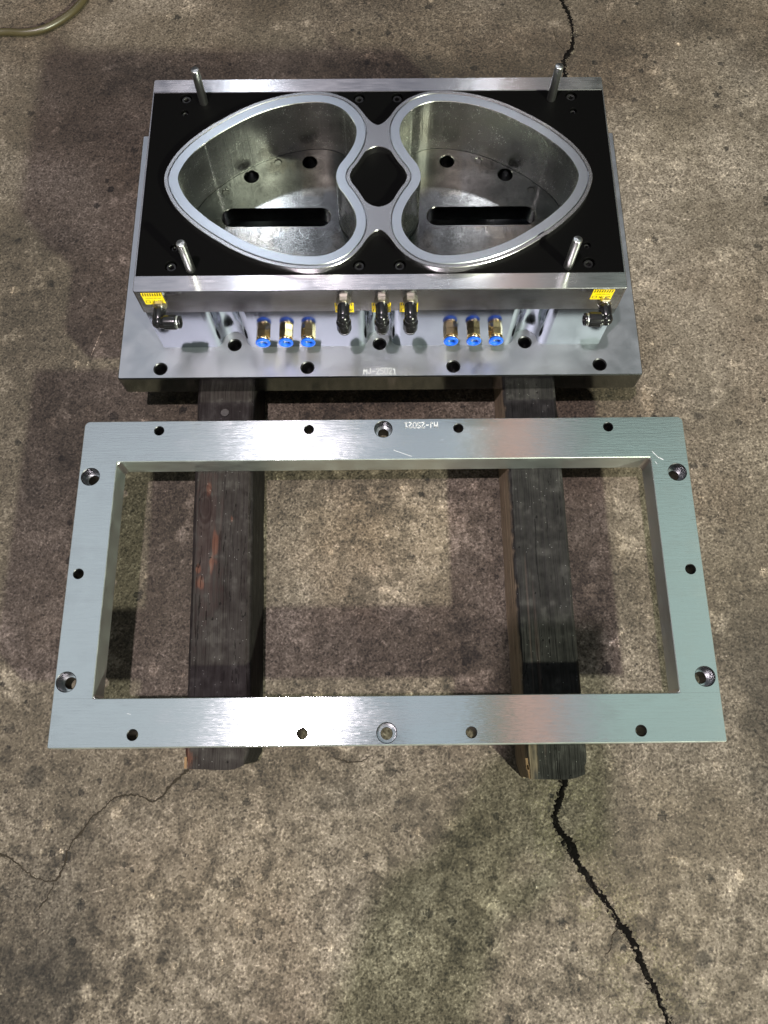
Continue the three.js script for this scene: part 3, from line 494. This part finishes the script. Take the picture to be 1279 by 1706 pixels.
// ------------------------------------------------------------------ fittings screwed into the front
const lathe = (pts, seg = 28) => new THREE.LatheGeometry(pts.map((p) => new THREE.Vector2(...p)), seg);
const toFront = (g) => g.rotateX(Math.PI / 2);   // lathe axis y -> +z
const hexBody = (r, h) => { const c = Array.from({ length: 6 }, (_, i) => [r * Math.cos(i * Math.PI / 3), r * Math.sin(i * Math.PI / 3)]); return slab(c, [], 0, h, 0.0005, 0.0003); };
const brassProto = new THREE.Group(); brassProto.name = 'brass_fitting';
addMesh('hex_body', mergeGeometries([toFront(hexBody(0.0073, 0.0072)), toFront(lathe([[0, 0.0072], [0.0064, 0.0072], [0.0069, 0.0078], [0.0069, 0.0092], [0.0060, 0.0102], [0, 0.0102]]).toNonIndexed())]), M.brass, brassProto);
addMesh('release_collar', toFront(lathe([[0.0058, 0.0100], [0.0060, 0.0106], [0.0072, 0.0110], [0.0074, 0.0124], [0.0070, 0.0130], [0.0050, 0.0130], [0.0040, 0.0122], [0.0038, 0.0070]])), M.blue, brassProto);
[-0.1199, -0.0971, -0.0750, 0.0674, 0.0902, 0.1124].forEach((x, i) => { const b = brassProto.clone(); b.position.set(x, 0.118, -0.2396); b.rotation.z = 0.2 + i * 0.35; mould.add(b); });

function elbow(dir) {   // stem towards +z, then turned to dir
  const g = new THREE.Group(); g.name = 'elbow_fitting';
  addMesh('hex_nut', mergeGeometries([toFront(hexBody(0.0068, 0.0038)), toFront(lathe([[0, 0.0036], [0.0050, 0.0036], [0.0050, 0.0054], [0, 0.0054]]).toNonIndexed())]), M.nickel, g);
  const zc = 0.0195, d = new THREE.Vector3(...dir), q = new THREE.Quaternion().setFromUnitVectors(new THREE.Vector3(0, 1, 0), d);
  const stem = toFront(lathe([[0, 0.0054], [0.0053, 0.0054], [0.0058, 0.0062], [0.0058, zc - 0.001], [0, zc]]).toNonIndexed());
  const ball = new THREE.SphereGeometry(0.0060, 24, 16).translate(0, 0, zc).toNonIndexed();
  const arm = lathe([[0, 0], [0.0058, 0], [0.0058, 0.0046], [0.0068, 0.0052], [0.0070, 0.0060], [0.0070, 0.0160], [0.0064, 0.0168], [0, 0.0168]]).toNonIndexed().applyQuaternion(q).translate(0, 0, zc);
  addMesh('elbow_body', mergeGeometries([stem, ball, arm]), M.plastic, g);
  addMesh('metal_ring', lathe([[0.0052, 0.0168], [0.0061, 0.0169], [0.0061, 0.0182], [0.0052, 0.0184]]).applyQuaternion(q).translate(0, 0, zc), M.steel, g);
  addMesh('release_collar', lathe([[0.0050, 0.0180], [0.0058, 0.0188], [0.0058, 0.0206], [0.0048, 0.0212], [0.0036, 0.0206], [0.0036, 0.014]]).applyQuaternion(q).translate(0, 0, zc), M.plastic, g);
  return g;
}
const down = elbow([0, -1, 0]);
const place = (e, x, y) => { e.position.set(x, y, -0.2392); mould.add(e); return e; };
place(down, -0.0370, 0.1745); place(down.clone(), -0.0014, 0.1745); place(down.clone(), 0.0254, 0.1745);
place(elbow([1, 0, 0]), -0.2090, 0.1705); place(elbow([-1, 0, 0]), 0.2078, 0.1695);

// yellow stickers, printed upside down
function sticker(kind, x, y, w, h, tilt, label) {
  const cv = document.createElement('canvas'); cv.width = 256; cv.height = 240; const c = cv.getContext('2d');
  c.fillStyle = '#f2d40c'; c.fillRect(0, 0, 256, 240); c.translate(256, 240); c.rotate(Math.PI); c.strokeStyle = c.fillStyle = '#151208';
  const L = (ls, X, Y, S) => { c.lineWidth = 8; for (const p of ls) { c.beginPath(); p.forEach(([a, b], i) => (i ? c.lineTo(X + a * S, Y + b * S) : c.moveTo(X + a * S, Y + b * S))); c.stroke(); } };
  const mouth = [[[0.12, 0.15], [0.88, 0.15], [0.88, 0.9], [0.12, 0.9], [0.12, 0.15]]];
  const water = [[[0.5, 0], [0.5, 0.95], [0.38, 0.86]], [[0.05, 0.3], [0.38, 0.3], [0.05, 0.85]], [[0.92, 0.15], [0.6, 0.42], [0.95, 0.9]]];
  const outC = [[[0.5, 0], [0.5, 0.98]], [[0.18, 0.1], [0.18, 0.45], [0.82, 0.45], [0.82, 0.1]], [[0.08, 0.55], [0.08, 0.95], [0.92, 0.95], [0.92, 0.55]]];
  const inC = [[[0.08, 0.08], [0.2, 0.2]], [[0.02, 0.38], [0.2, 0.38], [0.2, 0.75], [0.02, 0.95]], [[0.12, 0.86], [1, 0.95]], [[0.4, 0.25], [0.95, 0.25]], [[0.36, 0.5], [1, 0.5]], [[0.52, 0.02], [0.52, 0.5], [0.42, 0.8]], [[0.8, 0.02], [0.8, 0.8]]];
  const air = [[[0.25, 0], [0.05, 0.35]], [[0.22, 0.15], [0.95, 0.15]], [[0.22, 0.35], [0.85, 0.35]], [[0.15, 0.55], [0.75, 0.55], [0.78, 0.9], [0.98, 0.95]]];
  const word = kind === 'in' ? inC : outC;
  L(word, 18, 24, 64); L(kind === 'air' ? air : water, 98, 24, 64); L(mouth, 178, 24, 64);
  c.font = 'bold 27px sans-serif'; c.textAlign = 'center'; c.fillText(kind === 'in' ? 'WATER INLET' : kind === 'out' ? 'WATER OUTLET' : 'AIR OUTLET', 128, 142, 226);
  for (let i = 0; i < 8; i++) { c.beginPath(); c.moveTo(14 + i * 30, 240); c.lineTo(28 + i * 30, 240); c.lineTo(34 + i * 30, 178); c.lineTo(20 + i * 30, 178); c.fill(); }
  const t = new THREE.CanvasTexture(cv); t.colorSpace = THREE.SRGBColorSpace;
  const m = addMesh('sticker', new THREE.BoxGeometry(w, h, 0.0003), std({ map: t, roughness: 0.45 }), mould); m.position.set(x, y, -0.23890); m.rotation.z = tilt; return tag(m, label);
}
sticker('out', -0.2127, 0.1800, 0.0190, 0.0176, 0.01, 'yellow upside-down water outlet sticker');
sticker('in', 0.2030, 0.1807, 0.0196, 0.0150, -0.02, 'yellow upside-down water inlet sticker');
sticker('air', -0.0368, 0.1625, 0.0178, 0.0150, 0, 'small yellow sticker behind the left elbow'); sticker('air', -0.0018, 0.1622, 0.0180, 0.0150, 0, 'small yellow sticker behind the middle elbow'); sticker('air', 0.0243, 0.1622, 0.0172, 0.0150, 0, 'small yellow sticker behind the right elbow');

// ------------------------------------------------------------------ hose at the back
{
  const c = new THREE.CatmullRomCurve3([[-0.66, 0.006, -0.735], [-0.58, 0.006, -0.755], [-0.508, 0.006, -0.769], [-0.476, 0.006, -0.768], [-0.452, 0.006, -0.774], [-0.430, 0.006, -0.790], [-0.412, 0.006, -0.811], [-0.400, 0.006, -0.84], [-0.40, 0.006, -0.90], [-0.45, 0.007, -0.96], [-0.55, 0.012, -0.97], [-0.64, 0.012, -0.9], [-0.66, 0.012, -0.84]].map((p) => new THREE.Vector3(...p)));
  tag(addMesh('hose', new THREE.TubeGeometry(c, 160, 0.0046, 14), phys({ color: rgb(0.055, 0.045, 0.02), roughness: 0.38, clearcoat: 0.3, clearcoatRoughness: 0.3 })), 'olive yellow hose curving across the floor at the far left corner', 'hose');
}
// ------------------------------------------------------------------ the photographer, bent over behind the camera, whose forearm shades the floor in front
{
  const V = (a) => new THREE.Vector3(...a), C = camera.position, cr = new THREE.Vector3(), cu = new THREE.Vector3(), cb = new THREE.Vector3();
  camera.matrixWorld.extractBasis(cr, cu, cb);
  const at = (x, y, z) => C.clone().addScaledVector(cr, x).addScaledVector(cu, y).addScaledVector(cb, z).toArray();   // z: behind the lens
  const ph = at(0, -0.05, 0.0075);
  function skin(bones, lo, hi, cell, k) {
    const n = Math.ceil(Math.max(hi[0] - lo[0], hi[1] - lo[1], hi[2] - lo[2]) / cell) + 4, mc = new MarchingCubes(n, undefined, false, false, 400000), F = mc.field;
    F.fill(-1); mc.isolation = 0; const S = (n / 2) * cell, o = lo.map((v, d) => (v + hi[d]) / 2);
    const B = bones.map(([a, b, ra, rb]) => { const d = [b[0] - a[0], b[1] - a[1], b[2] - a[2]]; return [a, d, ra, (rb ?? ra) - ra, d[0] * d[0] + d[1] * d[1] + d[2] * d[2] || 1e-9]; });
    for (let z = 0; z < n; z++) for (let y = 0; y < n; y++) for (let x = 0; x < n; x++) {
      const p = [o[0] + (x - n / 2) * cell, o[1] + (y - n / 2) * cell, o[2] + (z - n / 2) * cell]; if (p[0] < lo[0] || p[1] < lo[1] || p[2] < lo[2] || p[0] > hi[0] || p[1] > hi[1] || p[2] > hi[2]) continue;
      let s = 0; for (const [a, d, ra, dr, l] of B) { const q = [p[0] - a[0], p[1] - a[1], p[2] - a[2]], t = clamp((q[0] * d[0] + q[1] * d[1] + q[2] * d[2]) / l), e = Math.hypot(q[0] - d[0] * t, q[1] - d[1] * t, q[2] - d[2] * t) - ra - dr * t; if (e < k * 6) s += Math.exp(-e / k); }
      F[x + y * n + z * n * n] = s > 0 ? k * Math.log(s) : -k * 6;
    }
    mc.update(); const g = new THREE.BufferGeometry(), c = mc.count;
    g.setAttribute('position', new THREE.Float32BufferAttribute(Array.from(mc.positionArray.slice(0, c * 3), (v, i) => v * S + o[i % 3]), 3)); g.setAttribute('normal', new THREE.Float32BufferAttribute(Array.from(mc.normalArray.slice(0, c * 3)), 3)); return g;
  }
  const hip = [-0.20, 0.93, 0.90], chest = [-0.15, 1.22, 0.72], neck = [-0.10, 1.34, 0.63], head = [-0.07, 1.45, 0.53], hand = at(-0.062, -0.09, 0.035), wrist = [hand[0] - 0.028, hand[1] + 0.035, hand[2] + 0.06], elb = [-0.205, 1.05, 0.53];
  const armL = [[[-0.31, 1.29, 0.67], elb, 0.044, 0.030], [elb, wrist, 0.030, 0.025]], armR = [[[0.06, 1.29, 0.67], [0.11, 1.0, 0.76], 0.048, 0.040], [[0.11, 1.0, 0.76], [0.09, 0.78, 0.72], 0.040, 0.029]];
  const torso = [[hip, chest, 0.15, 0.15], [[-0.30, 0.95, 0.88], [-0.28, 1.25, 0.70], 0.08, 0.08], [[-0.09, 0.95, 0.88], [0.02, 1.25, 0.70], 0.08, 0.08], [[-0.30, 1.29, 0.67], [0.05, 1.29, 0.67], 0.065, 0.065]];
  const legs = [-1, 1].flatMap((s) => [[[-0.20 + s * 0.09, 0.92, 0.90], [-0.20 + s * 0.12, 0.49, 0.83], 0.088, 0.060], [[-0.20 + s * 0.12, 0.49, 0.83], [-0.20 + s * 0.12, 0.09, 0.90], 0.058, 0.042]]);
  const fingers = (w, dir, bend, side) => [...[-0.03, -0.01, 0.01, 0.028].flatMap((q, i) => { const b = w.map((v, d) => v + dir[d] * 0.085 + side[d] * q), L = [0.066, 0.074, 0.07, 0.054][i], m = b.map((v, d) => v + dir[d] * L * 0.5 + bend[d] * 0.008), e = m.map((v, d) => v + dir[d] * L * 0.3 + bend[d] * L * 0.4); return [[b, m, 0.009, 0.0085], [m, e, 0.0085, 0.0072]]; }),
    ...[-0.026, 0, 0.024].map((q) => [w, w.map((v, d) => v + dir[d] * 0.085 + side[d] * q), 0.02, 0.013]), [w.map((v, d) => v + dir[d] * 0.025 - side[d] * 0.02), w.map((v, d) => v + dir[d] * 0.06 - side[d] * 0.055 + bend[d] * 0.01), 0.013, 0.0105], [w.map((v, d) => v + dir[d] * 0.06 - side[d] * 0.055 + bend[d] * 0.01), w.map((v, d) => v + dir[d] * 0.085 - side[d] * 0.055 + bend[d] * 0.025), 0.0105, 0.0085]];
  const u3 = (a) => V(a).normalize().toArray();
  const handL = fingers(wrist, u3([0.42, -0.30, -0.5]), u3([0.5, 0.5, 0.1]), u3([-0.3, 0.6, -0.6])), handR = fingers([0.09, 0.76, 0.715], u3([0, -1, -0.1]), u3([-1, 0, 0]), u3([0, -0.1, 1]));
  const skull = [[head, [head[0], head[1] + 0.055, head[2] + 0.035], 0.078, 0.088], [head, [head[0], head[1] - 0.06, head[2] - 0.045], 0.066, 0.044], [[head[0], head[1] - 0.045, head[2] - 0.085], [head[0], head[1] - 0.062, head[2] - 0.088], 0.012, 0.016], [neck, head, 0.058, 0.055], [chest, neck, 0.08, 0.06],
    ...[-1, 1].map((s) => [[head[0] + s * 0.078, head[1] + 0.02, head[2] + 0.02], [head[0] + s * 0.084, head[1] - 0.018, head[2] + 0.012], 0.012, 0.009])];
  const g = group('person', 'person in dark clothes bending over behind the camera, holding a phone', 'person', [0, 0, 0]);
  const body = addMesh('body', mergeGeometries([skin([...torso, ...armL, ...armR, ...legs, ...skull], [-0.52, 0.02, 0.2], [0.3, 1.62, 1.12], 0.013, 0.010), skin([...handL, [elb, wrist, 0.040, 0.029]], [wrist[0] - 0.11, wrist[1] - 0.14, wrist[2] - 0.18], [wrist[0] + 0.17, wrist[1] + 0.12, wrist[2] + 0.05], 0.0035, 0.0028), skin(handR, [-0.02, 0.55, 0.60], [0.20, 0.82, 0.83], 0.0035, 0.0028)]), std({ color: rgb(0.42, 0.25, 0.17), roughness: 0.6 }), g);
  const fat = (b, r) => b.map(([a, c, x, y]) => [a, c, x + r, (y ?? x) + r]), sleeve = (a) => [a[0], [a[1][0], a[1][0].map((v, d) => v + (a[1][1][d] - v) * 0.92), a[1][2], a[1][3] + 0.006]];
  addMesh('jacket', skin(fat([...torso, ...sleeve(armL), ...sleeve(armR)], 0.011), [-0.54, 0.72, 0.2], [0.32, 1.44, 1.14], 0.013, 0.012), std({ color: rgb(0.035, 0.04, 0.05), roughness: 0.9 }), body);
  addMesh('trousers', skin(fat([[hip, [hip[0], 0.97, 0.89], 0.15, 0.15], ...legs], 0.014), [-0.52, 0.06, 0.66], [0.12, 1.0, 1.12], 0.013, 0.012), std({ color: rgb(0.025, 0.027, 0.035), roughness: 0.9 }), body);
  addMesh('shoes', skin([-1, 1].flatMap((s) => [[[-0.20 + s * 0.12, 0.045, 0.92], [-0.20 + s * 0.125, 0.038, 0.72], 0.044, 0.036], [[-0.20 + s * 0.12, 0.05, 0.92], [-0.20 + s * 0.12, 0.11, 0.91], 0.048, 0.046]]), [-0.42, 0.0, 0.64], [0.02, 0.17, 1.0], 0.008, 0.006), std({ color: rgb(0.03, 0.03, 0.03), roughness: 0.7 }), body);
  addMesh('hair', skin([[[head[0], head[1] + 0.04, head[2] + 0.035], [head[0], head[1] + 0.062, head[2] + 0.045], 0.09, 0.092], [[head[0], head[1] + 0.0, head[2] + 0.06], [head[0], head[1] + 0.05, head[2] + 0.05], 0.06, 0.08]], [head[0] - 0.12, head[1] - 0.08, head[2] - 0.06], [head[0] + 0.12, head[1] + 0.17, head[2] + 0.17], 0.007, 0.006), std({ color: rgb(0.012, 0.01, 0.009), roughness: 0.7 }), body);
  for (const s of [-1, 1]) addMesh('eye', new THREE.SphereGeometry(0.012, 16, 12).translate(head[0] + s * 0.031, head[1] - 0.015, head[2] - 0.068), std({ color: rgb(0.5, 0.48, 0.45), roughness: 0.2 }), body);
  const phone = addMesh('phone', slab(rrect(-0.037, 0.037, -0.08, 0.08, 0.009), [], -0.004, 0.004, 0.0012, 0.0012), std({ color: rgb(0.02, 0.02, 0.022), roughness: 0.3 }));
  phone.quaternion.setFromRotationMatrix(new THREE.Matrix4().makeBasis(cr, cb, cu.clone().negate())); phone.position.set(...ph);
  tag(phone, 'black phone held flat over the floor in the left hand', 'phone');
}
renderer.render(scene, camera);
